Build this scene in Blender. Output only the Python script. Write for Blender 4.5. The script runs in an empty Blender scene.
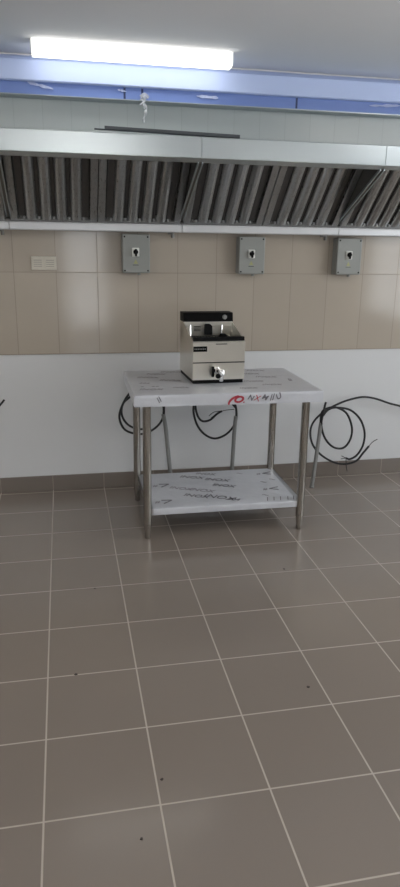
import bpy, bmesh, math, random
from mathutils import Vector, Matrix
random.seed(7)
sc = bpy.context.scene
col = sc.collection
R = math.radians

# ---------------------------------------------------------------- camera, world, exposure
# right, up and forward axes of the camera
CR = Vector((0.9805500, -0.1957575, 0.0141644)); CU = Vector((0.0425020, 0.2822398, 0.9584019)); CF = Vector((0.1916122, 0.9391590, -0.2850703))
cd = bpy.data.cameras.new('camera'); cam = bpy.data.objects.new('camera', cd); col.objects.link(cam)
B = -CF
cam.matrix_world = Matrix(((CR.x, CU.x, B.x, 0.1198), (CR.y, CU.y, B.y, -4.3525), (CR.z, CU.z, B.z, 1.6018), (0, 0, 0, 1)))
cd.sensor_fit = 'VERTICAL'; cd.sensor_height = 36.0; cd.lens = 667.55 / 887 * 36.0
cd.clip_start = 0.05; cd.clip_end = 100
sc.camera = cam

w = bpy.data.worlds.new('overcast_sky'); sc.world = w; w.use_nodes = True
bg = w.node_tree.nodes['Background']; bg.inputs[0].default_value = (0.90, 0.95, 1.0, 1); bg.inputs[1].default_value = 2.15
sc.view_settings.view_transform = 'Standard'; sc.view_settings.look = 'None'
sc.view_settings.gamma = 1.0; sc.view_settings.use_curve_mapping = False
sc.view_settings.exposure = 1.33
LAMP_NEAR = 1.0     # batten over the duct, set dimmer than the rest to tame its glare
LAMP_UNSEEN = 5.9          # unseen ceiling battens, mostly added to light the walls

X0, X1, Y0, H = -2.5, 4.3, -8.0, 2.622

def portal(loc, rot, sx, sy):
    l = bpy.data.lights.new('window_portal', 'AREA'); l.shape = 'RECTANGLE'; l.size = sx; l.size_y = sy
    l.cycles.is_portal = True
    o = bpy.data.objects.new('window_portal', l); col.objects.link(o); o.location = loc; o.rotation_euler = rot
WIN = (-4.7, -1.2, 0.70, 2.45)      # right wall window: y0,y1,z0,z1
DOOR = (0.14, 0.90, 0.02, 2.08)     # back glass door: x0,x1,z0,z1
portal((X1 + .14, (WIN[0] + WIN[1]) / 2, (WIN[2] + WIN[3]) / 2), (0, R(90), 0), WIN[3] - WIN[2], WIN[1] - WIN[0])
portal(((DOOR[0] + DOOR[1]) / 2, Y0 - .14, (DOOR[2] + DOOR[3]) / 2), (R(90), 0, 0), DOOR[1] - DOOR[0], DOOR[3] - DOOR[2])

# ---------------------------------------------------------------- materials
def srgb(r, g, b):
    f = lambda c: (c / 255 / 12.92) if c / 255 <= .04045 else ((c / 255 + .055) / 1.055) ** 2.4
    return (f(r), f(g), f(b), 1)

class NT:
    def __init__(s, name):
        s.m = bpy.data.materials.new(name); s.m.use_nodes = True
        s.t = s.m.node_tree; s.n = s.t.nodes; s.b = s.n['Principled BSDF']
    def new(s, t, **k):
        n = s.n.new(t)
        for a, v in k.items(): setattr(n, a, v)
        return n
    def link(s, a, b): s.t.links.new(a, b)
    def put(s, sock, v):
        if hasattr(v, 'links') or isinstance(v, bpy.types.NodeSocket): s.link(v, sock)
        else: sock.default_value = v
    def math(s, op, a, b=None, c=None):
        n = s.new('ShaderNodeMath', operation=op)
        s.put(n.inputs[0], a)
        if b is not None: s.put(n.inputs[1], b)
        if c is not None: s.put(n.inputs[2], c)
        return n.outputs[0]
    def mix(s, f, a, b):
        n = s.new('ShaderNodeMix', data_type='RGBA')
        s.put(n.inputs[0], f); s.put(n.inputs[6], a); s.put(n.inputs[7], b)
        return n.outputs[2]
    def pos(s):
        if not hasattr(s, '_p'):
            tc = s.new('ShaderNodeTexCoord'); sp = s.new('ShaderNodeSeparateXYZ'); s.link(tc.outputs['Object'], sp.inputs[0])
            s._p = (tc.outputs['Object'], sp.outputs)
        return s._p
    def noise(s, scale, detail=3, vec=None, rough=.5, stretch=None):
        n = s.new('ShaderNodeTexNoise'); n.inputs['Scale'].default_value = scale; n.inputs['Detail'].default_value = detail
        n.inputs['Roughness'].default_value = rough
        v = vec or s.pos()[0]
        if stretch:
            mp = s.new('ShaderNodeMapping'); mp.inputs['Scale'].default_value = stretch; s.link(v, mp.inputs[0]); v = mp.outputs[0]
        s.link(v, n.inputs['Vector'])
        return n.outputs[0]
    def ramp(s, v, lo, hi, a=0., b=1.):
        n = s.new('ShaderNodeMapRange'); s.link(v, n.inputs[0])
        for i, x in enumerate((lo, hi, a, b)): n.inputs[i + 1].default_value = x
        return n.outputs[0]
    def bump(s, h, strength, dist=.01):
        n = s.new('ShaderNodeBump'); n.inputs['Strength'].default_value = strength; n.inputs['Distance'].default_value = dist
        s.link(h, n.inputs['Height']); s.link(n.outputs[0], s.b.inputs['Normal'])

def plain(name, c, rough=.5, metal=0., spec=.5, var=0., vs=12., bump=0., bs=60., coat=0., alpha=1.):
    t = NT(name)
    if var:
        f = t.noise(vs, 4); c2 = tuple(x * (1 - var) for x in c[:3]) + (1,)
        t.link(t.mix(f, c2, c), t.b.inputs['Base Color'])
    else: t.b.inputs['Base Color'].default_value = c
    t.b.inputs['Roughness'].default_value = rough; t.b.inputs['Metallic'].default_value = metal
    t.b.inputs['Specular IOR Level'].default_value = spec; t.b.inputs['Coat Weight'].default_value = coat
    t.b.inputs['Alpha'].default_value = alpha
    if bump: t.bump(t.noise(bs, 3), bump)
    return t.m

def tile_mat(name, ax, size, org, grout_w, tile, grout, rough, var=.05, tilt=0., spec=.5, mott=.04, groutmask=None, depth=.3):
    """square grid of tiles; ax = the two coordinate indices, org = a joint position on each"""
    t = NT(name); P = t.pos()[1]
    cell = []; edge = []
    for k in (0, 1):
        u = t.math('DIVIDE', t.math('SUBTRACT', P[ax[k]], org[k]), size[k])
        c = t.math('FLOOR', u); f = t.math('SUBTRACT', u, c)
        d = t.math('MULTIPLY', t.math('MINIMUM', f, t.math('SUBTRACT', 1., f)), size[k])
        cell.append(c); edge.append(d)
    d = t.math('MINIMUM', edge[0], edge[1])
    g = t.ramp(d, grout_w * .35, grout_w * .65, 1., 0.)            # 1 in grout
    cv = t.new('ShaderNodeCombineXYZ'); t.link(cell[0], cv.inputs[0]); t.link(cell[1], cv.inputs[1])
    wn = t.new('ShaderNodeTexWhiteNoise', noise_dimensions='3D'); t.link(cv.outputs[0], wn.inputs['Vector'])
    f = t.math('ADD', t.math('MULTIPLY', wn.outputs['Value'], var), t.math('MULTIPLY', t.noise(3, 1), mott * 2))
    br = t.math('SUBTRACT', 1. + (var + mott) / 2, f)
    hs = t.new('ShaderNodeHueSaturation'); hs.inputs['Color'].default_value = tile; t.link(br, hs.inputs['Value'])
    t.link(t.mix(g, hs.outputs[0], grout), t.b.inputs['Base Color'])
    rn = t.math('ADD', t.math('MULTIPLY', t.noise(2, 1), .04), rough - .02)
    t.link(t.math('ADD', t.math('MULTIPLY', g, .6), rn), t.b.inputs['Roughness'])
    t.b.inputs['Specular IOR Level'].default_value = spec
    hgt = t.math('MULTIPLY', g, -1.)
    bn = t.new('ShaderNodeBump'); bn.inputs['Strength'].default_value = depth; bn.inputs['Distance'].default_value = .002
    t.link(hgt, bn.inputs['Height'])
    if tilt:
        sub = t.new('ShaderNodeVectorMath', operation='SUBTRACT'); t.link(wn.outputs['Color'], sub.inputs[0]); sub.inputs[1].default_value = (.5, .5, .5)
        scl = t.new('ShaderNodeVectorMath', operation='SCALE'); t.link(sub.outputs[0], scl.inputs[0]); scl.inputs['Scale'].default_value = tilt
        ge = t.new('ShaderNodeNewGeometry')
        ad = t.new('ShaderNodeVectorMath', operation='ADD'); t.link(ge.outputs['Normal'], ad.inputs[0]); t.link(scl.outputs[0], ad.inputs[1])
        nm = t.new('ShaderNodeVectorMath', operation='NORMALIZE'); t.link(ad.outputs[0], nm.inputs[0]); t.link(nm.outputs[0], bn.inputs['Normal'])
    t.link(bn.outputs[0], t.b.inputs['Normal'])
    return t.m

def steel(name, c, rough, stretch=(1, 1, 40), br=.06, bs=30, metal=1.):
    t = NT(name); n = t.noise(bs, 4, stretch=stretch); n2 = t.noise(3, 3)
    c2 = tuple(x * .86 for x in c[:3]) + (1,)
    t.link(t.mix(n2, c2, c), t.b.inputs['Base Color'])
    t.link(t.math('ADD', t.math('MULTIPLY', n, br * 2), rough - br), t.b.inputs['Roughness'])
    t.b.inputs['Metallic'].default_value = metal
    
    return t.m

M = {}
M['floor'] = tile_mat('floor_tile', (0, 1), (.34, .34), (0., -.0442), .0054, srgb(132, 122, 113), srgb(178, 168, 156), .17, var=.05, tilt=.004, spec=.6, mott=.02)
M['beige'] = tile_mat('beige_wall_tile', (0, 2), (.2535, .505), (.083, 1.427), .0035, srgb(172, 162, 149), srgb(138, 128, 116), .11, var=.05, tilt=.004, mott=.03, spec=.5)
M['upper'] = tile_mat('pale_wall_tile', (0, 2), (.163, .40), (.048, 2.06), .0022, srgb(184, 192, 192), srgb(158, 165, 166), .25, var=.03, tilt=.004, mott=.02)
M['skirt'] = tile_mat('skirting_tile', (0, 0), (.34, .34), (.0, .0), .004, srgb(120, 111, 103), srgb(160, 150, 140), .3, var=.04, mott=.04)
M['white'] = plain('white_wall_paint', srgb(210, 211, 212), .7, var=.03, vs=2, bump=.05, bs=150)
M['ceiling'] = plain('ceiling_paint', srgb(246, 246, 246), .85, var=.03, vs=2)
M['grout'] = plain('grout_filler', srgb(150, 145, 136), .8)
M['hood'] = steel('brushed_hood_steel', srgb(180, 188, 192), .30, stretch=(.3, 10, 10), br=.02)
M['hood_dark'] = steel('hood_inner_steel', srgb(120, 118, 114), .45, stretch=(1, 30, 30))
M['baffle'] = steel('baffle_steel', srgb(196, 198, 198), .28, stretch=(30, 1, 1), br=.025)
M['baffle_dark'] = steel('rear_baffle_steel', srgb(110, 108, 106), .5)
M['rail'] = plain('pale_gutter_coating', srgb(205, 206, 208), .38, metal=.25, var=.05)
M['film'] = plain('shaded_blue_film', srgb(122, 146, 208), .4, spec=.4, var=.05, vs=6, bump=.1, bs=14)  # duct film on the lower cover, shaded tone put into the colour
M['film_lit'] = plain('lit_blue_film', srgb(204, 219, 255), .5, spec=.3, var=.03, vs=6, bump=.05, bs=14)  # same duct film on the upper cover, lit tone painted into the colour
M['film_pale'] = plain('peeled_pale_film', srgb(190, 200, 232), .3, var=.1, bump=.3, bs=40)
M['seam'] = plain('seam_shadow_gap', srgb(50, 62, 105), .6)
M['lampbody'] = plain('lamp_body_white', srgb(225, 225, 222), .5)
M['plastic'] = plain('clear_crumpled_plastic', srgb(225, 228, 232), .2, bump=.5, bs=90, alpha=.55)
M['bar'] = plain('dark_metal_profile', srgb(82, 86, 90), .45, metal=.5)
M['box'] = plain('grey_enclosure_plastic', srgb(142, 144, 140), .5, var=.03)
M['box_side'] = M['box']
M['white_pl'] = plain('white_plastic', srgb(225, 225, 220), .4)
M['black_pl'] = plain('black_plastic', srgb(8, 8, 9), .5, spec=.15)
M['yellow'] = plain('faded_yellow_sticker', srgb(158, 158, 112), .6)
M['steel'] = steel('table_leg_steel', srgb(170, 165, 158), .17, stretch=(1, 1, 8), br=.03)
M['top_steel'] = steel('table_top_steel', srgb(190, 192, 196), .34, stretch=(1, 30, 30))
M['tfilm'] = plain('table_film', srgb(206, 208, 214), .30, metal=.1, var=.14, vs=7, bump=.30, bs=16)
M['red'] = plain('red_film_print', srgb(168, 48, 62), .5)
M['inkd'] = plain('dark_film_print', srgb(104, 101, 108), .5)
M['inkp'] = plain('faint_film_print', srgb(136, 128, 138), .5)
M['fry'] = steel('fryer_steel', srgb(236, 232, 222), .30, br=.012, stretch=(1, 20, 20))
M['fry_side'] = M['fry']
M['blackgloss'] = plain('black_control_glass', srgb(7, 6, 7), .45, spec=.08)
M['oil'] = plain('dark_tank_lining', srgb(34, 31, 28), .35, metal=.5)
M['chrome'] = plain('chrome', srgb(225, 225, 225), .12, metal=1.)
M['cable'] = plain('black_cable_rubber', srgb(22, 22, 24), .5)
M['conduit'] = plain('grey_conduit', srgb(128, 128, 126), .5, bump=.1, bs=200)
M['outlet'] = plain('cream_outlet_plastic', srgb(196, 190, 177), .4)
M['dirt'] = plain('dark_debris', srgb(50, 42, 38), .9)
def emis(name, c, s):
    t = NT(name); t.b.inputs['Base Color'].default_value = c; t.b.inputs['Emission Color'].default_value = c
    t.b.inputs['Emission Strength'].default_value = s; return t.m
M['lamp'] = emis('unseen_lit_diffuser', (1., .97, .92, 1), LAMP_UNSEEN)
M['lamp_soft'] = emis('lit_dim_diffuser', (1., .99, .96, 1), LAMP_NEAR)
t = NT('window_glass'); t.b.inputs['Base Color'].default_value = (1, 1, 1, 1); t.b.inputs['Roughness'].default_value = 0
tr = t.new('ShaderNodeBsdfTransparent'); mx = t.new('ShaderNodeMixShader'); mx.inputs[0].default_value = .08
t.link(tr.outputs[0], mx.inputs[1]); t.link(t.b.outputs[0], mx.inputs[2]); t.link(mx.outputs[0], t.n['Material Output'].inputs[0]); M['glass'] = t.m

# ---------------------------------------------------------------- mesh helpers
class MB:
    def __init__(s): s.bm = bmesh.new(); s.mi = 0
    def face(s, pts, mi=0):
        f = s.bm.faces.new([s.bm.verts.new(p) for p in pts]); f.material_index = mi; return f
    def box(s, a, b, bev=0., mi=0, seg=2):
        r = bmesh.ops.create_cube(s.bm, size=1)
        vs = r['verts']; c = (Vector(a) + Vector(b)) / 2; d = Vector(b) - Vector(a)
        for v in vs: v.co = Vector((v.co.x * d.x, v.co.y * d.y, v.co.z * d.z)) + c
        fs = {f for v in vs for f in v.link_faces}
        for f in fs: f.material_index = mi
        if bev:
            es = list({e for v in vs for e in v.link_edges})
            bmesh.ops.bevel(s.bm, geom=es, offset=bev, segments=seg, affect='EDGES', profile=.5)
        return s
    def prism(s, prof, axis, a, b, mi=0):
        """closed profile (list of 2-tuples) extruded along axis 0/1/2 from a to b"""
        def p(q, t):
            if axis == 0: return (t, q[0], q[1])
            if axis == 1: return (q[0], t, q[1])
            return (q[0], q[1], t)
        A = [s.bm.verts.new(p(q, a)) for q in prof]; Bv = [s.bm.verts.new(p(q, b)) for q in prof]
        n = len(prof)
        fs = [s.bm.faces.new(A), s.bm.faces.new(Bv[::-1])]
        for i in range(n): fs.append(s.bm.faces.new((A[i], Bv[i], Bv[(i + 1) % n], A[(i + 1) % n])))
        for f in fs: f.material_index = mi
        bmesh.ops.recalc_face_normals(s.bm, faces=fs)
        return s
    def lathe(s, prof, c=(0, 0, 0), seg=24, axis='Z', mi=0):
        """profile of (radius, height)"""
        rings = []
        for r, h in prof:
            ring = []
            for k in range(seg):
                a = 2 * math.pi * k / seg; x, y = r * math.cos(a), r * math.sin(a)
                q = {'Z': (x, y, h), 'Y': (x, h, y), 'X': (h, x, y)}[axis]
                ring.append(s.bm.verts.new((q[0] + c[0], q[1] + c[1], q[2] + c[2])))
            rings.append(ring)
        fs = []
        for a, b in zip(rings, rings[1:]):
            for k in range(seg): fs.append(s.bm.faces.new((a[k], a[(k + 1) % seg], b[(k + 1) % seg], b[k])))
        fs.append(s.bm.faces.new(rings[0])); fs.append(s.bm.faces.new(rings[-1]))
        for f in fs: f.smooth = True; f.material_index = mi
        bmesh.ops.recalc_face_normals(s.bm, faces=fs)
        return s
    def tube(s, pts, r, seg=8, mi=0, smooth=4):
        P = [Vector(p) for p in pts]
        if smooth and len(P) > 2:                      # Catmull-Rom
            Q = []
            for i in range(len(P) - 1):
                p0 = P[max(i - 1, 0)]; p1 = P[i]; p2 = P[i + 1]; p3 = P[min(i + 2, len(P) - 1)]
                for k in range(smooth):
                    u = k / smooth
                    Q.append(.5 * ((2 * p1) + (p2 - p0) * u + (2 * p0 - 5 * p1 + 4 * p2 - p3) * u * u + (3 * p1 - p0 - 3 * p2 + p3) * u ** 3))
            Q.append(P[-1]); P = Q
        rings = []; up = Vector((0.13, 1, .21)).normalized()
        for i, p in enumerate(P):
            d = (P[min(i + 1, len(P) - 1)] - P[max(i - 1, 0)]).normalized()
            a = d.cross(up)
            if a.length < 1e-3: a = d.cross(Vector((1, 0, 0)))
            a.normalize(); b = d.cross(a).normalized(); up = a.cross(d).normalized() if False else up
            rr = r(i / (len(P) - 1)) if callable(r) else r
            rings.append([s.bm.verts.new(p + (a * math.cos(2 * math.pi * k / seg) + b * math.sin(2 * math.pi * k / seg)) * rr) for k in range(seg)])
        fs = []
        for A, Bv in zip(rings, rings[1:]):
            for k in range(seg): fs.append(s.bm.faces.new((A[k], A[(k + 1) % seg], Bv[(k + 1) % seg], Bv[k])))
        fs.append(s.bm.faces.new(rings[0])); fs.append(s.bm.faces.new(rings[-1]))
        for f in fs: f.smooth = True; f.material_index = mi
        bmesh.ops.recalc_face_normals(s.bm, faces=fs)
        return s
    def build(s, name, mats, parent=None, label=None):
        me = bpy.data.meshes.new(name); s.bm.to_mesh(me); s.bm.free()
        fl_ = [p.use_smooth for p in me.polygons]
        if any(fl_): me.set_sharp_from_angle(angle=R(42)); me.polygons.foreach_set('use_smooth', fl_)
        for m in (mats if isinstance(mats, (list, tuple)) else [mats]): me.materials.append(m)
        o = bpy.data.objects.new(name, me); col.objects.link(o)
        if parent: o.parent = parent
        if label: o['label'] = label
        return o

def tag(o, label, cat, group=None, kind=None):
    o['label'] = label; o['category'] = cat
    if group: o['group'] = group
    if kind: o['kind'] = kind
    return o
def thing(name, label, cat, loc=(0, 0, 0), rz=0, group=None):
    o = bpy.data.objects.new(name, None); o.empty_display_size = .1; col.objects.link(o)
    o.location = loc; o.rotation_euler = (0, 0, rz); return tag(o, label, cat, group)
def struct(name, mb, mats, parent=None):
    o = mb.build(name, mats, parent); 
    if not parent: o['kind'] = 'structure'
    return o
def text_mesh(txt, size, mat, name, parent, mw, depth=.0006, shear=0., label=None, bold=0.):
    """letters as a thin mesh, placed by matrix mw (parent space)"""
    cu = bpy.data.curves.new(name, 'FONT'); cu.body = txt; cu.size = size; cu.extrude = depth / 2; cu.shear = shear; cu.offset = bold
    cu.align_x = 'CENTER'; cu.align_y = 'CENTER'
    tmp = bpy.data.objects.new(name, cu); col.objects.link(tmp)
    dg = bpy.context.evaluated_depsgraph_get(); me = bpy.data.meshes.new_from_object(tmp.evaluated_get(dg))
    bpy.data.objects.remove(tmp); me.materials.clear(); me.materials.append(mat); me.transform(mw)
    o = bpy.data.objects.new(name, me); col.objects.link(o); o.parent = parent
    if label: o['label'] = label
    return o

# ---------------------------------------------------------------- room shell
T = .12
struct('floor', MB().box((X0 - T, Y0 - T, -T), (X1 + T, T, 0)), M['floor'])
struct('ceiling', MB().box((X0 - T, Y0 - T, H), (X1 + T, T, H + T)), M['ceiling'])
b = MB()
b.box((X0 - T, 0, 0), (X1 + T, T, .925), mi=0)
b.box((X0 - T, -.008, .9195), (X1 + T, T, 1.932), mi=1)
b.box((X0 - T, -.008, 1.932), (X1 + T, T, 2.59), mi=2)
b.box((X0 - T, 0, 2.59), (X1 + T, T, H), mi=3)
struct('wall_back', b, [M['white'], M['beige'], M['upper'], M['ceiling']])
struct('wall_left', MB().box((X0 - T, Y0, 0), (X0, 0, H)), M['white'])
b = MB(); y0, y1, z0, z1 = WIN
b.box((X1, Y0, 0), (X1 + T, y0, H)).box((X1, y1, 0), (X1 + T, 0, H)).box((X1, y0, 0), (X1 + T, y1, z0)).box((X1, y0, z1), (X1 + T, y1, H))
struct('wall_right', b, M['white'])
b = MB(); x0, x1, z0, z1 = DOOR
b.box((X0 - T, Y0 - T, 0), (x0, Y0, H)).box((x1, Y0 - T, 0), (X1 + T, Y0, H)).box((x0, Y0 - T, z1), (x1, Y0, H)).box((x0, Y0 - T, 0), (x1, Y0, z0))
struct('wall_front', b, M['white'])
struct('baseboard_back', MB().box((X0, -.011, 0), (X1, 0, .103), bev=.0015), M['skirt'])
struct('baseboard_left', MB().box((X0, Y0, 0), (X0 + .011, -.011, .103), bev=.0015), M['skirt'])
struct('baseboard_right', MB().box((X1 - .011, Y0, 0), (X1, -.011, .103), bev=.0015), M['skirt'])
# window in the right wall and glazed door behind the viewer
y0, y1, z0, z1 = WIN
b = MB()
for ya, yb in ((y0, y0 + .05), (y1 - .05, y1), ((y0 + y1) / 2 - .03, (y0 + y1) / 2 + .03)): b.box((X1 + .02, ya, z0), (X1 + .08, yb, z1))
b.box((X1 + .02, y0, z0), (X1 + .08, y1, z0 + .05)).box((X1 + .02, y0, z1 - .05), (X1 + .08, y1, z1))
wn = struct('window_1', b, M['white_pl'])
struct('window_pane', MB().box((X1 + .045, y0 + .05, z0 + .05), (X1 + .05, y1 - .05, z1 - .05)), M['glass'], wn)
x0, x1, z0, z1 = DOOR
b = MB()
b.box((x0, Y0 - .08, z0), (x0 + .05, Y0 - .02, z1)).box((x1 - .05, Y0 - .08, z0), (x1, Y0 - .02, z1))
b.box((x0, Y0 - .08, z0), (x1, Y0 - .02, z0 + .12)).box((x0, Y0 - .08, z1 - .06), (x1, Y0 - .02, z1)).box((x0, Y0 - .08, .95), (x1, Y0 - .02, 1.03))
dr = struct('door_1', b, M['white_pl'])
struct('door_pane', MB().box((x0 + .05, Y0 - .052, z0 + .12), (x1 - .05, Y0 - .048, z1 - .06)), M['glass'], dr)

# ---------------------------------------------------------------- ceiling battens
def batten(loc, L, label, rz=0, mat='lamp'):
    t = thing('ceiling_lamp', label, 'lamp', loc, rz, 'ceiling batten lamps')
    MB().box((-L / 2 + .01, -.040, -.012), (L / 2 - .01, .040, 0), bev=.002).build('lamp_body', M['lampbody'], t)
    pr = [(-.046, -.003), (-.050, -.008), (-.050, -.054), (-.044, -.066), (-.030, -.071), (.030, -.071), (.044, -.066), (.050, -.054), (.050, -.008), (.046, -.003)]
    MB().prism(pr, 0, -L / 2 + .003, L / 2 - .003).build('diffuser', M[mat], t)
    for s in (-1, 1): MB().box((s * L / 2 - .003, -.048, -.069), (s * L / 2 + .003, .048, 0), bev=.001).build('end_cap', M['lampbody'], t)
    return t
batten((.553, -.275, H), 1.085, 'lit white batten lamp on the ceiling just above the blue film duct', mat='lamp_soft')
for x, y, l in ((.35, -4.5, 'right over the viewer'), (2.9, -2.2, 'to the right of the viewer, by the window wall'), (-1.7, -3.2, 'to the left of the viewer'), (.3, -6.2, 'behind the viewer, by the glazed door'), (2.9, -6.2, 'behind the viewer to the right'), (-1.7, -6.2, 'behind the viewer to the left'), (-1.75, -1.5, 'ahead and left of the viewer, near the left wall')):  # none in view; all but the overhead one added to brighten walls and ceiling
    batten((x, y, H), 1.2, 'unseen white batten lamp on the ceiling ' + l)

# ---------------------------------------------------------------- film covered duct at the top of the wall
D = thing('wall_duct', 'long wall duct under the ceiling wrapped in blue protective film', 'duct', (0.9, -.01, 2.412))
ox, oy, oz = D.location
oz -= .012       # profile heights below are written from 12 mm lower
def rel(pr): return [(y - oy, z - oz) for y, z in pr]
a, c = X0 + .02 - ox, X1 - .02 - ox
MB().prism(rel([(-.010, 2.425), (-.010, 2.600), (-.075, 2.578), (-.112, 2.556), (-.130, 2.455), (-.124, 2.449), (-.09, 2.449), (-.09, 2.425)]), 0, a, c).build('upper_cover', M['film_lit'], D, 'upper cover in the same blue film, lit tone painted in')
for xa, xb in ((X0 + .02, .513), (.517, .615), (.619, 1.5495), (1.5535, X1 - .02)):
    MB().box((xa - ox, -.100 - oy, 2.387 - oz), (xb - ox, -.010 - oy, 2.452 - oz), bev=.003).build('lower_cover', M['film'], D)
MB().box((a, -.106 - oy, 2.381 - oz), (c, -.010 - oy, 2.387 - oz), bev=.001).build('bottom_edge', M['hood'], D, 'pale bare metal edge strip')
for x in (.515, .617, 1.5515): MB().box((x - .006 - ox, -.1007 - oy, 2.389 - oz), (x + .006 - ox, -.098 - oy, 2.448 - oz)).build('joint_gap', M['seam'], D)
def flap(x, z, L, hgt, name='peeled_film', seed=0, slope=-.12):
    rr = random.Random(seed); b = MB(); n = 9; top = []; bot = []
    for i in range(n + 1):
        u = i / n; dx = (u - .5) * L; h = hgt * (.35 + .65 * rr.random()) * (1 if .0 < u < 1. else .3); yy = -.103 - .007 * rr.random()
        top.append((x + dx - ox, yy - oy, z + h / 2 + slope * dx - oz)); bot.append((x + dx - ox, yy - .004 - oy, z - h / 2 + slope * dx - oz))
    for i in range(n): b.face([bot[i], bot[i + 1], top[i + 1], top[i]])
    o = b.build(name, M['film_pale'], D, 'pale peeled scrap of film'); md = o.modifiers.new('s', 'SOLIDIFY'); md.thickness = .002
flap(.045, 2.432, .14, .02, seed=1, slope=-.2); flap(1.0, 2.423, .13, .02, seed=2, slope=-.02); flap(2.12, 2.432, .2, .018, seed=3, slope=.05); flap(.50, 2.43, .05, .012, seed=5)

# white plastic scrap dangling
rr = random.Random(4); b = MB()
pts = [(.628 + rr.uniform(-.01, .01), -.116 + rr.uniform(-.003, .003), 2.417 - .02 * i) for i in range(8)]
b.tube(pts, lambda u: .012 * (1 - .6 * u) + .003 * math.sin(u * 23), seg=7)
b.tube([(.605, -.116, 2.412), (.628, -.120, 2.427), (.65, -.116, 2.410)], .009, seg=6)
b.tube([(.603, -.116, 2.400), (.622, -.122, 2.387), (.60, -.12, 2.37)], .006, seg=6)
sp = b.build('plastic_scrap', M['plastic']); tag(sp, 'crumpled clear plastic scrap dangling from the blue duct edge', 'plastic scrap')

# ---------------------------------------------------------------- extractor hood
HX = (-1.190, -.170, .848, 1.864, 2.880)
HD = thing('extractor_hood', 'long stainless wall extractor hood over the beige tiles', 'extractor hood', (.848, -.1, 1.68))
hx, hy, hz = HD.location
def hp(pr): return [(y - hy, z - hz) for y, z in pr]
FY, FZ0, FZ1 = -.72, 2.026, 2.130
for i in range(4):
    a, c = HX[i] - hx + .0012, HX[i + 1] - hx - .0012
    MB().prism(hp([(FY, FZ0), (FY - .002, FZ0 + .004), (FY - .002, FZ1 - .003), (FY + .002, FZ1), (FY + .012, FZ1), (FY + .012, FZ0)]), 0, a, c).build('front_panel', M['hood'], HD)
    MB().prism(hp([(FY, FZ0), (FY + .035, FZ0 - .014), (FY + .05, FZ0 - .014), (FY + .05, FZ0 - .010), (FY + .013, FZ0 + .002)]), 0, a, c).build('front_return', M['hood'], HD)
    # gutter cover
    MB().prism(hp([(-.012, 1.676), (-.135, 1.672), (-.140, 1.678), (-.140, 1.712), (-.135, 1.719), (-.09, 1.722), (-.09, 1.70), (-.012, 1.70)]), 0, a + .001, c - .001).build('gutter', M['rail'], HD, 'pale gutter strip')
a, c = HX[0] - hx, HX[4] - hx
MB().box((a, FY + .012 - hy, FZ1 - .006 - hz), (c, -.012 - hy, FZ1 - hz)).build('top_sheet', M['hood'], HD)
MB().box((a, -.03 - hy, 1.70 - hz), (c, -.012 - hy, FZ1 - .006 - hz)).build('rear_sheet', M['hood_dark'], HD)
MB().box((a, -.126 - hy, 1.716 - hz), (c, -.085 - hy, 1.733 - hz), bev=.003).build('filter_ledge', M['baffle_dark'], HD)
web = [(FY + .014, FZ1 - .006), (FY + .014, FZ0 - .002), (-.132, 1.738), (-.10, 1.738), (-.45, FZ1 - .006)]
for i, x in enumerate(HX):
    e = .004
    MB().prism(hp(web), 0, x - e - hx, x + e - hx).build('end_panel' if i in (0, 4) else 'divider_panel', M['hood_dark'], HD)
    for s in (-1, 1):
        pr = [(FY + .03, FZ0 - .020), (FY + .03, FZ0 - .004), (-.13, 1.756), (-.13, 1.740)]
        xx = x + s * .011
        MB().prism(hp(pr), 0, xx - .0035 - hx, xx + .0035 - hx).build('divider_edge', M['hood'], HD, 'brighter folded edge of a divider')
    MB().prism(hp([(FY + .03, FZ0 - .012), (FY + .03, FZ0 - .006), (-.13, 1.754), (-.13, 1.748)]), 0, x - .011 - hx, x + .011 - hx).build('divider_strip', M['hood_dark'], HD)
# gutter drain stubs
for i, x in enumerate((-.215, .80, 1.80)):
    b = MB(); b.lathe([(.004, -.03), (.010, -.03), (.010, 0), (.006, 0.004)], (x - hx, -.075 - hy, 1.672 - hz), 12)
    b.box((x - .03 - hx, -.09 - hy, 1.662 - hz), (x - .005 - hx, -.06 - hy, 1.672 - hz), bev=.002)
    b.build('drain_stub', M['hood_dark'], HD)

# baffle filters
def make_filter(wd=.497, L=.515):
    """local: x across, y up the slope, z = outward normal; origin bottom centre"""
    t = thing('baffle_filter', 'x', 'baffle filter')
    h = wd / 2; d = .028
    b = MB(); b.box((-h, 0, 0), (-h + .041, L, d), bev=.003).box((h - .041, 0, 0), (h, L, d), bev=.003)
    b.box((-h, 0, 0), (h, .016, d), bev=.003).box((-h, L - .022, 0), (h, L, d), bev=.003)
    b.build('frame', M['baffle'], t)
    pitch = .0855; n = 5
    for k in range(n - 1):
        x = (k - (n - 2) / 2) * pitch
        pr = [(-.031, .008), (-.030, .020), (-.024, .028), (-.009, .034), (.009, .034), (.024, .028), (.030, .020), (.031, .008), (.028, .008), (.026, .018), (.020, .025), (-.020, .025), (-.026, .018), (-.028, .008)]
        MB().prism([(x + p, q) for p, q in pr], 1, .018, L - .018).build('baffle', M['baffle'], t)
    for k in range(n):
        x = (k - (n - 1) / 2) * pitch
        pr = [(-.030, .014), (-.028, .003), (-.020, 0), (.020, 0), (.028, .003), (.030, .014), (.026, .014), (.024, .005), (-.024, .005), (-.026, .014)]
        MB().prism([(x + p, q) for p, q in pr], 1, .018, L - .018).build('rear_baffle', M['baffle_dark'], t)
        MB().box((x - .005, .019, .012), (x + .005, .028, .028), bev=.003).build('drip_glint', M['rail'], t, 'small pale bit painted as a drip hole glint')  # pale block stands in for the bright glint at each drip hole
    return t
def dup(root):
    r = root.copy(); col.objects.link(r)
    for ch in list(root.children):
        c_ = ch.copy(); col.objects.link(c_); c_.parent = r
    return r
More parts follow.
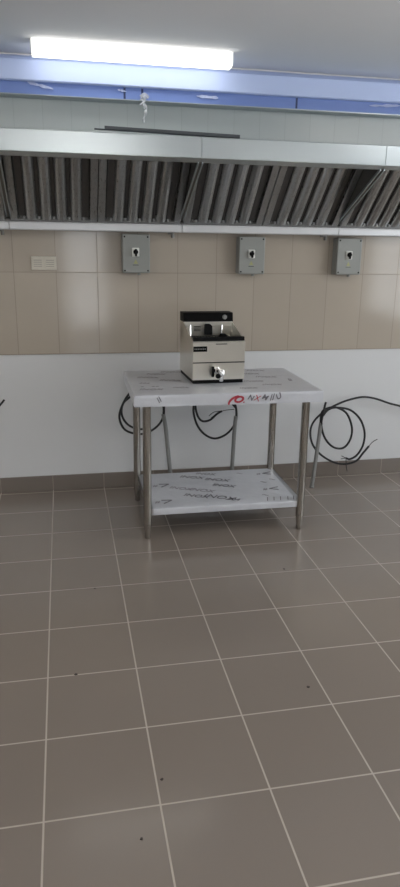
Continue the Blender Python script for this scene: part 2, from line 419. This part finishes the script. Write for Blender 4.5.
fl = ['baffle filter at the far left edge of the hood opening, only a sliver in view',
      'baffle filter over the pale outlet plate, under the brightest lip panel',
      'baffle filter over the leftmost grey switch box',
      'baffle filter straight above the fryer, just right of the lip joint',
      'baffle filter over the middle grey switch box',
      'baffle filter over the rightmost grey switch box, against the divider',
      'baffle filter cut by the right edge of the photo',
      'baffle filter past the right edge of the photo']
# centre positions
fx = [-.44, .088, .590, 1.106, 1.608, 2.122, 2.624]
ang = R(43.5)
F0 = make_filter(); 
order = [0, 1, 2, 3, 4, 6, 7]
labs = [fl[0], fl[1], fl[2], 'baffle filter straight above the fryer, just right of the first slanted divider', 'baffle filter between the middle and the rightmost switch boxes, touching the right divider', fl[6], fl[7]]
for i, x in enumerate(fx):
    f = F0 if i == 0 else dup(F0)
    f.rotation_euler = (R(180) - ang, 0, R(180)) if False else (0, 0, 0)
    # local y -> (0,-cos,sin), local z -> outward normal (0,-sin,-cos), local x -> world x mirrored to stay right handed
    yv = Vector((0, -math.cos(ang), math.sin(ang))); zv = Vector((0, -math.sin(ang), -math.cos(ang))); xv = yv.cross(zv)
    f.matrix_world = Matrix(((xv.x, yv.x, zv.x, x), (xv.y, yv.y, zv.y, -.104), (xv.z, yv.z, zv.z, 1.741), (0, 0, 0, 1)))
    tag(f, labs[i], 'baffle filter', 'baffle filters in the hood')

# dark profile lying on hood top
b = MB(); L = .745
b.box((0, -.012, 0), (L, .012, .004), bev=.001).box((.05, -.012, 0), (L, -.008, .018), bev=.001)
o = b.build('metal_profile', M['bar']); o.location = (.307, -.690, 2.146); o.rotation_euler = (0, .0185, 0)
tag(o, 'thin dark metal profile lying on top of the hood front', 'metal profile')

# ---------------------------------------------------------------- isolator boxes
def make_box():
    t = thing('switch_box', 'x', 'switch box')
    W, Hh, Dp = .168, .228, .092
    MB().box((-W / 2, -Dp * .62, 0), (W / 2, 0, Hh), bev=.006).build('enclosure', M['box'], t)
    lid = MB().box((-W / 2 - .001, -Dp, -.001), (W / 2 + .001, -Dp * .62 + .001, Hh + .001), bev=.008, seg=3).build('lid', M['box'], t)
    for sx in (-1, 1):
        for z in (.014, Hh - .014):
            MB().lathe([(.004, -.0015), (.0055, -.001), (.0055, .002)], (sx * (W / 2 - .013), -Dp, z), 10, 'Y').build('screw', M['black_pl'], t)
    pl = MB().box((-.026, -Dp - .006, .098), (.018, -Dp, .150), bev=.004).build('switch_plate', M['white_pl'], t, 'white square switch plate')
    k = MB().lathe([(.012, -.016), (.014, -.014), (.015, 0)], (-.004, -Dp - .006, .125), 18, 'Y')
    k.box((-.010, -Dp - .030, .100), (.002, -Dp - .012, .143), bev=.003); k.build('rotary_knob', M['black_pl'], t, 'black rotary switch knob')
    b = MB(); b.prism([(-.018, .055), (.010, .055), (-.004, .082)], 1, -Dp - .0008, -Dp + .001)
    b.build('warning_triangle', M['yellow'], t, 'small faded yellow warning triangle')
    MB().box((-.022, -Dp - .0006, .046), (.014, -Dp + .001, .049)).build('print_line', M['black_pl'], t)
    MB().lathe([(.011, -.014), (.011, 0)], (0.02, -.05, 0), 12).build('cable_gland', M['box'], t)
    return t
S0 = make_box()
for i, (x, l) in enumerate(((.571, 'leftmost grey switch box with black rotary knob, under the hood gutter'), (1.307, 'middle grey switch box, above and right of the fryer'), (1.966, 'rightmost grey switch box under the hood gutter joint'))):
    o = S0 if i == 0 else dup(S0)
    o.location = (x, -.008, 1.428 if i else 1.430); tag(o, l, 'switch box', 'grey switch boxes on the tiles')

# ---------------------------------------------------------------- outlet plate
o = thing('wall_outlet', 'cream double outlet plate on the beige tiles at left', 'outlet', (.013, -.008, 1.441))
MB().box((-.075, -.010, 0), (.075, 0, .080), bev=.003).build('cover_plate', M['outlet'], o)
for x in (-.037, .037):
    s = MB().box((x - .030, -.013, .010), (x + .030, -.009, .070), bev=.002).build('socket_insert', M['outlet'], o)
    b = MB()
    for zz in (.022, .034, .046, .058): b.box((x - .024, -.0136, zz - .002), (x + .024, -.0128, zz + .002))
    b.build('slot_lines', M['grout'], s)

# ---------------------------------------------------------------- steel table
TB = thing('steel_work_table', 'stainless steel work table with lower shelf, still in printed film', 'table', (.991, -.575, 0), R(-.6))
tw, td = 1.035, .715
TZ = .838
b = MB()
b.box((-tw / 2, -td / 2, TZ - .004), (tw / 2, td / 2, TZ - .0005))
b.box((-tw / 2, -td / 2, TZ - .060), (-tw / 2 + .003, td / 2, TZ - .001)).box((tw / 2 - .003, -td / 2, TZ - .060), (tw / 2, td / 2, TZ - .001))
b.box((-tw / 2, td / 2 - .003, TZ - .060), (tw / 2, td / 2, TZ - .001)).box((-tw / 2, -td / 2, TZ - .060), (tw / 2, -td / 2 + .003, TZ - .001))
b.box((-tw / 2 + .02, -td / 2 + .02, TZ - .03), (tw / 2 - .02, td / 2 - .02, TZ - .004))
b.build('tabletop', M['top_steel'], TB)
def film_sheet(x0, x1, y0, y1, z, drop_f, drop_l, drop_r, seed, amp=.0015, nx=60, ny=36, loose=0.):
    """a wrinkled film that lies on a plate and folds over its edges"""
    rr = random.Random(seed); b = MB(); r = .006
    def prof(u, lo, hi, dlo, dhi, n):
        return None
    def along(lo, hi, dlo, dhi, n):
        out = []
        if dlo:
            for k in range(5): out.append((lo, -dlo + (dlo - r) * k / 4, -1))
            out.append((lo + r * .3, -r * .3, -1))
        for k in range(n + 1): out.append((lo + r + (hi - lo - 2 * r) * k / n, 0, 0))
        if dhi:
            out.append((hi - r * .3, -r * .3, 1))
            for k in range(5): out.append((hi, -r - (dhi - r) * k / 4, 1))
        return out
    U = along(x0, x1, drop_l, drop_r, nx); V = along(y0, y1, drop_f, 0, ny)
    ph = [(rr.uniform(8, 40), rr.uniform(-30, 30), rr.uniform(0, 6)) for _ in range(7)]
    def wr(x, y): return sum(math.sin(a * x + c * y + p) for a, c, p in ph) / 7
    g = []
    for (x, dz, sx) in U:
        row = []
        for (y, dz2, sy) in V:
            zz = z + min(dz, dz2) + .0012
            px = x + (sx * (.0015 + amp * (1 + wr(x * 1.7 + y, zz * 9))) if sx else 0)
            py = y + (sy * (.0015 + amp * (1 + wr(x, zz * 20))) if sy else 0)
            if not sx and not sy: zz += amp * (1 + wr(x, y)) * .6
            if sx < 0: px -= loose * (.5 + .5 * wr(y * 2, zz * 5)) * .9
            row.append(b.bm.verts.new((px, py, zz)))
        g.append(row)
    for i in range(len(g) - 1):
        for j in range(len(g[0]) - 1):
            f = b.bm.faces.new((g[i][j], g[i + 1][j], g[i + 1][j + 1], g[i][j + 1])); f.smooth = True
    return b
film_sheet(-tw / 2 - .001, tw / 2 + .001, -td / 2 - .001, td / 2, TZ, .062, .062, .055, 3, loose=.006).build('top_film', M['tfilm'], TB, 'whitish wrinkled protective film')
lx, ly = .455, .295
for sx in (-1, 1):
    for sy in (-1, 1):
        x, y = sx * lx - (.022 if sx > 0 and sy > 0 else .014 if sx > 0 else 0), (-.315 if sy < 0 else .275)
        g = MB().lathe([(.023, .085), (.023, TZ - .03)], (x, y, 0), 24).build('leg', M['steel'], TB)
        MB().lathe([(.028, 0), (.028, .03)], (x, y, TZ - .062), 20).build('leg_socket', M['steel'], TB)
        MB().lathe([(.0238, .080), (.0240, .088), (.0235, .094)], (x, y, 0), 24).lathe([(.012, 0), (.0165, .004), (.0175, .012), (.0165, .03), (.0215, .070), (.022, .086)], (x, y, 0), 24).build('foot', M['steel'], g)
SZ = .178
sw0, sw1, sy0, sy1 = -lx + .005, lx - .005, -.318, .278
b = MB(); b.box((sw0, sy0, SZ - .003), (sw1, sy1, SZ))
b.box((sw0, sy0, SZ - .038), (sw1, sy0 + .003, SZ)).box((sw0, sy1 - .003, SZ - .038), (sw1, sy1, SZ)).box((sw0, sy0, SZ - .038), (sw0 + .003, sy1, SZ)).box((sw1 - .003, sy0, SZ - .038), (sw1, sy1, SZ))
sh = b.build('shelf', M['top_steel'], TB)
film_sheet(sw0 + .022, sw1 - .022, sy0 - .001, sy1, SZ, .036, 0, 0, 9, amp=.001).build('shelf_film', M['tfilm'], sh, 'printed wrinkled film on the shelf')
# printing on the films
def on_top(x, y, rz, z=TZ + .0042): return Matrix.Translation((x, y, z)) @ Matrix.Rotation(rz, 4, 'Z')
def on_front(x, z, rz=0, y=-td / 2 - .0058): return Matrix.Translation((x, y, z)) @ Matrix.Rotation(R(90), 4, 'X') @ Matrix.Rotation(rz, 4, 'Z')
def pr(txt, size, m, mw, par=TB, shear=.2, name='film_print', label=None, bold=0.): text_mesh(txt, size, M[m], name, par, mw, .0006, shear, label, bold)
pr('(', .066, 'red', on_front(-.003, .812, R(-22)), label='red lettering on the film', bold=.003, shear=.5)
pr('O', .056, 'red', on_front(.032, .806, R(-20)), label='red lettering on the film', bold=.003, shear=.5)
pr('.', .07, 'red', on_front(.070, .806, R(-8)), label='red lettering on the film')
pr('N', .040, 'inkd', on_front(.105, .812, R(-20)), bold=.001)
pr('X', .048, 'red', on_front(.140, .808, R(-14)), label='red lettering on the film')
pr('M', .040, 'inkd', on_front(.185, .812, R(-24)), bold=.001)
pr('//', .046, 'inkd', on_front(.225, .810, R(12)), bold=.001); pr('U', .044, 'inkd', on_front(.262, .814, R(30)), bold=.001)
pr('II', .046, 'inkd', on_front(-.395, .812, R(38)))
rp = random.Random(11)
for x, y, z_, r in ((.28, -.17, .045, -6), (.20, -.06, .045, -6), (.31, .06, .05, -8), (.24, .17, .05, -8), (.30, .27, .05, -8), (.12, -.25, .04, -4), (.43, -.05, .03, 80), (-.40, .12, .05, -12), (-.28, .02, .05, -12), (-.44, -.05, .04, -12), (-.34, .22, .05, -10), (-.24, .28, .05, -8), (-.42, -.22, .05, -6), (-.25, -.19, .035, -10)):
    pr(rp.choice(('INOX', 'NOX', '304', 'INOX')), z_, 'inkp', on_top(x, y, R(r)))
pr('-  --', .07, 'inkd', on_top(-.42, -.14, 0))
sz_ = SZ + .0034
def ps(txt, size, m, x, y, r): pr(txt, size, m, on_top(x, y, R(r), sz_), sh)
for k, (x, y) in enumerate(((-.335, -.225), (-.315, .045))): ps('#', .05, 'inkp', x - .055, y, 0); ps('>', .13, 'inkd', x, y, 20)
for x, y in ((.37, .17), (.335, -.11)): ps('#', .045, 'inkp', x - .05, y, 0); ps('<', .12, 'inkd', x, y, 0)
for k, (x, y, s, r) in enumerate(((-.22, -.02, .055, -24), (-.10, -.07, .06, -26), (-.15, -.16, .06, -26), (-.12, .17, .06, -20), (.03, .10, .06, -22), (.05, -.01, .055, -24), (-.02, -.20, .075, -28), (-.02, .22, .05, -18))): ps('INOX', s, 'inkp' if k < 2 else 'inkd', x, y, r)
ps('304', .05, 'inkd', .055, -.245, -25)
for x in (.25, .29, .33, .375, .41): ps('/', .075, 'inkd', x, -.275, 10)
for x, y in ((.26, -.2), (.31, .02), (.38, .06), (.20, .2)): ps('~', .07, 'inkp', x, y, -35)

# ---------------------------------------------------------------- fryer
FR = thing('deep_fryer', 'countertop stainless electric deep fryer with black control panel on the table', 'fryer', (.968, -.486, TZ + .003), R(1.6))
fw, y0, y1 = .152, -.187, .187
MB().box((-fw + .004, y0 + .008, .0), (fw - .004, y1 - .01, .024), bev=.003).build('base', M['black_pl'], FR, 'black base strip')
body = MB()
body.prism([(y0, .022), (y0, .236), (y0 + .006, .242), (y0 + .03, .242), (y0 + .03, .218), (.075, .218), (.075, .290), (y1, .290), (y1, .022)], 0, -fw, fw)
body.build('body', M['fry'], FR)
MB().box((-fw, y0 - .0015, .118), (fw, y0 + .002, .124)).build('body_seam', M['oil'], FR, 'dark seam across the front')
for s in (-1, 1):   # wings with sloping top edges
    x = s * (fw - .002)
    MB().prism([(y0 + .02, .213), (y0 + .02, .244), (.08, .316), (y1, .321), (y1, .213)], 0, x - .002, x + .002).build('side_panel', M['fry'], FR)
MB().box((-.135, y0 + .032, .217), (.135, .072, .2215)).box((-.128, y0 + .040, .2216), (.128, .065, .2220)).build('tank_rim', M['fry'], FR)
MB().box((-.125, y0 + .043, .2205), (.125, .060, .2225)).build('tank', M['oil'], FR, 'dark open frying tank')
b = MB()      # basket: rim wire and grid
rz_ = .240
xs0, xs1, ys0, ys1 = -.112, .112, y0 + .052, .050
b.tube([(xs0, ys0, rz_), (xs1, ys0, rz_)], .003, 6).tube([(xs1, ys0, rz_), (xs1, ys1, rz_)], .003, 6).tube([(xs1, ys1, rz_), (xs0, ys1, rz_)], .003, 6).tube([(xs0, ys1, rz_), (xs0, ys0, rz_)], .003, 6)
for k in range(13):
    x = xs0 + (xs1 - xs0) * k / 12; b.tube([(x, ys0, rz_), (x, ys0, .2225)], .0012, 5, smooth=0); b.tube([(x, ys1, rz_), (x, ys1, .2225)], .0012, 5, smooth=0)
for k in range(9):
    y = ys0 + (ys1 - ys0) * k / 8
    for x in (xs0, xs1): b.tube([(x, y, rz_), (x, y, .2225)], .0012, 5, smooth=0)
bk = b.build('basket', M['oil'], FR, 'dark wire basket')
MB().box((-.150, y0 + .004, .2415), (.150, y0 + .016, .266), bev=.004).build('front_guard', M['black_pl'], FR, 'black strip along the front of the tank')
MB().prism([(-.033, .250), (-.033, .306), (-.028, .314), (-.004, .314), (.010, .302), (.010, .250)], 1, .020, .046).build('basket_handle', M['black_pl'], FR, 'black upright basket handle')
MB().lathe([(.0, .0), (.022, .004), (.024, .014), (.014, .024), (.0, .026)], (.062, -.03, .240), 16).build('lid_knob', M['black_pl'], FR)
# control head
MB().box((-.150, .085, .290), (.150, y1, .335), bev=.004).build('control_head', M['fry'], FR)
MB().prism([(.080, .322), (.088, .371), (.094, .374), (y1, .374), (y1, .322)], 0, -fw, fw).build('control_panel', M['blackgloss'], FR, 'black slanted control panel')
MB().lathe([(.011, -.008), (.014, -.005), (.014, .004)], (.100, .083, .348), 18, 'Y').build('thermostat_dial', M['conduit'], FR, 'grey round dial')
b = MB()
for k in range(4): b.box((-.09, .072, .268 + k * .008), (-.050, .0755, .272 + k * .008))
b.build('vent_slots', M['black_pl'], FR)
MB().tube([(-.115, .05, .238), (-.115, .060, .306)], .004, 8).build('heater_tube', M['chrome'], FR)
MB().tube([(.075, .05, .238), (.078, .060, .304)], .005, 8).build('heater_tube', M['chrome'], FR)
MB().box((-.150, y0 - .003, .184), (-.070, y0, .214), bev=.001).build('badge', M['blackgloss'], FR, 'black badge')
b = MB()
for k in range(7): b.box((-.144 + k * .0098, y0 - .0034, .196), (-.138 + k * .0098, y0 - .0028, .203))
b.build('badge_print', M['conduit'], FR)
MB().box((-.020, y0 - .006, .224), (.045, y0 - .0, .228)).build('front_notch', M['oil'], FR)
# drain tap
tp = MB().lathe([(.011, .0), (.018, -.002), (.018, -.006), (.011, -.010)], (-.012, y0, .076), 18, 'Y')
tp.tube([(-.012, y0, .076), (-.012, y0 - .03, .078), (-.002, y0 - .05, .074)], .012, 12)
tp.lathe([(.013, 0), (.019, .006), (.019, .030), (.014, .036)], (.002, y0 - .054, .054), 16)
tp.lathe([(.009, -.032), (.012, -.026), (.012, 0)], (.002, y0 - .054, .054), 14)
tap = tp.build('drain_tap', M['chrome'], FR, 'chrome drain tap')
MB().box((-.050, y0 - .040, .044), (-.034, y0 - .020, .104), bev=.005).build('tap_lever', M['black_pl'], tap, 'black lever')
MB().lathe([(.013, -.010), (.014, -.006), (.014, .0)], (-.020, y0 - .060, .054), 14, 'Y').build('tap_button', M['black_pl'], tap)

# ---------------------------------------------------------------- conduits and cables near the wall
C = {
'long3': [(2.569, -0.060, 0.481), (2.453, -0.065, 0.516), (2.371, -0.070, 0.538), (2.250, -0.075, 0.579), (2.155, -0.080, 0.594), (2.057, -0.085, 0.580), (1.968, -0.090, 0.552), (1.873, -0.095, 0.506), (1.802, -0.100, 0.446), (1.771, -0.105, 0.376), (1.787, -0.110, 0.282), (1.850, -0.115, 0.200), (1.950, -0.120, 0.137), (2.040, -0.125, 0.119), (2.120, -0.130, 0.139), (2.166, -0.135, 0.198), (2.204, -0.140, 0.250)],
'mid3': [(1.818, -0.200, 0.499), (1.852, -0.197, 0.539), (1.910, -0.193, 0.553), (2.015, -0.190, 0.532), (2.096, -0.187, 0.464), (2.140, -0.183, 0.368), (2.139, -0.180, 0.273), (2.101, -0.177, 0.200), (2.053, -0.173, 0.171), (2.023, -0.170, 0.179)],
'in3': [(1.804, -0.200, 0.443), (1.808, -0.201, 0.527), (1.863, -0.202, 0.557), (1.921, -0.203, 0.552), (1.990, -0.203, 0.508), (2.034, -0.204, 0.407), (2.026, -0.205, 0.321), (1.979, -0.206, 0.266), (1.904, -0.207, 0.277), (1.840, -0.207, 0.344), (1.808, -0.208, 0.438), (1.818, -0.209, 0.543), (1.828, -0.210, 0.598)],
'a1': [(0.724, -0.200, 0.530), (0.727, -0.198, 0.564), (0.721, -0.196, 0.630), (0.670, -0.194, 0.709), (0.594, -0.191, 0.750), (0.517, -0.189, 0.700), (0.471, -0.187, 0.636), (0.441, -0.185, 0.551), (0.456, -0.183, 0.477), (0.501, -0.181, 0.434), (0.585, -0.179, 0.417), (0.664, -0.176, 0.447), (0.717, -0.174, 0.505), (0.728, -0.172, 0.584), (0.705, -0.170, 0.651)],
'b1': [(0.705, -0.170, 0.651), (0.641, -0.168, 0.731), (0.564, -0.166, 0.719), (0.519, -0.163, 0.668), (0.470, -0.161, 0.623), (0.456, -0.159, 0.564), (0.472, -0.157, 0.509), (0.510, -0.154, 0.467), (0.562, -0.152, 0.444), (0.608, -0.150, 0.442)],
'a2': [(1.205, -0.200, 0.500), (1.211, -0.198, 0.527), (1.199, -0.195, 0.601), (1.137, -0.193, 0.683), (1.030, -0.191, 0.712), (0.945, -0.188, 0.674), (0.923, -0.186, 0.581), (0.941, -0.184, 0.485), (0.990, -0.182, 0.408), (1.066, -0.179, 0.366), (1.142, -0.177, 0.386), (1.196, -0.175, 0.439), (1.218, -0.172, 0.499), (1.214, -0.170, 0.568)],
'b2': [(1.214, -0.170, 0.568), (1.103, -0.168, 0.678), (1.002, -0.165, 0.681), (0.944, -0.163, 0.615), (0.952, -0.160, 0.533), (0.987, -0.158, 0.484), (1.042, -0.155, 0.488), (1.089, -0.152, 0.527), (1.123, -0.150, 0.545)],
}
def cable(base, label, tube_pts, main, rad, wires, clabel):
    cdt = thing('floor_conduit', label, 'conduit', base, 0, 'conduits rising from the floor by the wall')
    rl = lambda P: [tuple(Vector(p) - Vector(base)) for p in P]
    MB().tube(rl(tube_pts), .0135, 14).build('conduit_pipe', M['conduit'], cdt)
    MB().lathe([(.0165, -.0), (.0165, .010), (.0135, .012)], (tube_pts[0][0] - base[0], tube_pts[0][1] - base[1], 0), 16).build('floor_collar', M['conduit'], cdt)
    cb = thing('black_cable', clabel, 'cable', base, 0, 'coiled black cables by the wall')
    for P in main: MB().tube(rl(P), rad, 8, smooth=6).build('cable_loop', M['cable'], cb)
    for P in wires: MB().tube(rl(P), .0028, 6).build('bare_wire', M['cable'], cb, 'thin stripped wire end')
cable((1.757, -.235, 0), 'grey conduit leaning up from the floor right of the table', [(1.757, -.235, 0), (1.782, -.217, .22), (1.807, -.20, .452)],
      [C['long3'], C['mid3'], C['in3']], .0075,
      [[C['long3'][-1], (2.23, -.14, .28), (2.262, -.145, .300)], [C['mid3'][-1], (1.985, -.17, .175)], [C['mid3'][-1], (2.03, -.17, .12), (2.04, -.17, .08)], [C['mid3'][-1], (1.99, -.165, .195)]],
      'black cable coiled in rings right of the table and running off right')
cable((.790, -.215, 0), 'grey conduit behind the left end of the table', [(.790, -.215, 0), (.765, -.207, .169), (.739, -.203, .444), (.722, -.2, .55)],
      [C['a1'], C['b1']], .0075, [], 'black cable coiled behind the left legs of the table')
cable((1.186, -.215, 0), 'grey conduit behind the middle of the table', [(1.186, -.215, 0), (1.189, -.207, .147), (1.199, -.203, .426), (1.207, -.2, .52)],
      [C['a2'], C['b2']], .0075, [[C['b2'][-1], (1.157, -.150, .551), (1.205, -.16, .556)], [C['b2'][-1], (1.069, -.150, .540), (1.035, -.150, .514)], [C['b2'][-1], (1.09, -.150, .53), (1.05, -.150, .50)]],
      'black cable looped behind the middle of the table under the fryer')
o = MB().tube([(-.45, -.003, .50), (-.40, -.06, .54), (-.324, -.100, .595), (-.298, -.100, .620), (-.270, -.100, .653)], .0065, 8).build('cable_stub', M['cable'])
tag(o, 'tip of a thin black cable poking in at the left edge', 'cable')

# small dark specks on the floor tiles
def speck(x, y, r, seed, label):
    rr = random.Random(seed); b = MB(); n = 9
    P = [(x + r * rr.uniform(.6, 1.2) * math.cos(2 * math.pi * k / n), y + r * rr.uniform(.5, 1.1) * math.sin(2 * math.pi * k / n)) for k in range(n)]
    b.prism(P, 2, .0, .0025)
    tag(b.build('floor_speck', M['dirt']), label, 'dirt speck', 'dark specks on the floor')
for k, (x, y, r, l) in enumerate(((.106, -2.082, .006, 'dark speck on a floor joint right of a crossing, middle left of the floor'), (.271, -2.873, .005, 'dark speck in the middle of a tile, nearest to the viewer'),
        (.968, -2.315, .006, 'dark speck in the middle of a tile on the right half of the floor'), (.211, -1.415, .005, 'dark speck on a floor joint left of the table legs'), (1.181, -1.375, .006, 'dark speck on a floor joint just in front of the table'),
        (.358, -2.668, .005, 'dark speck on a lengthwise floor joint near the viewer'))):
    speck(x, y, r, k, l)
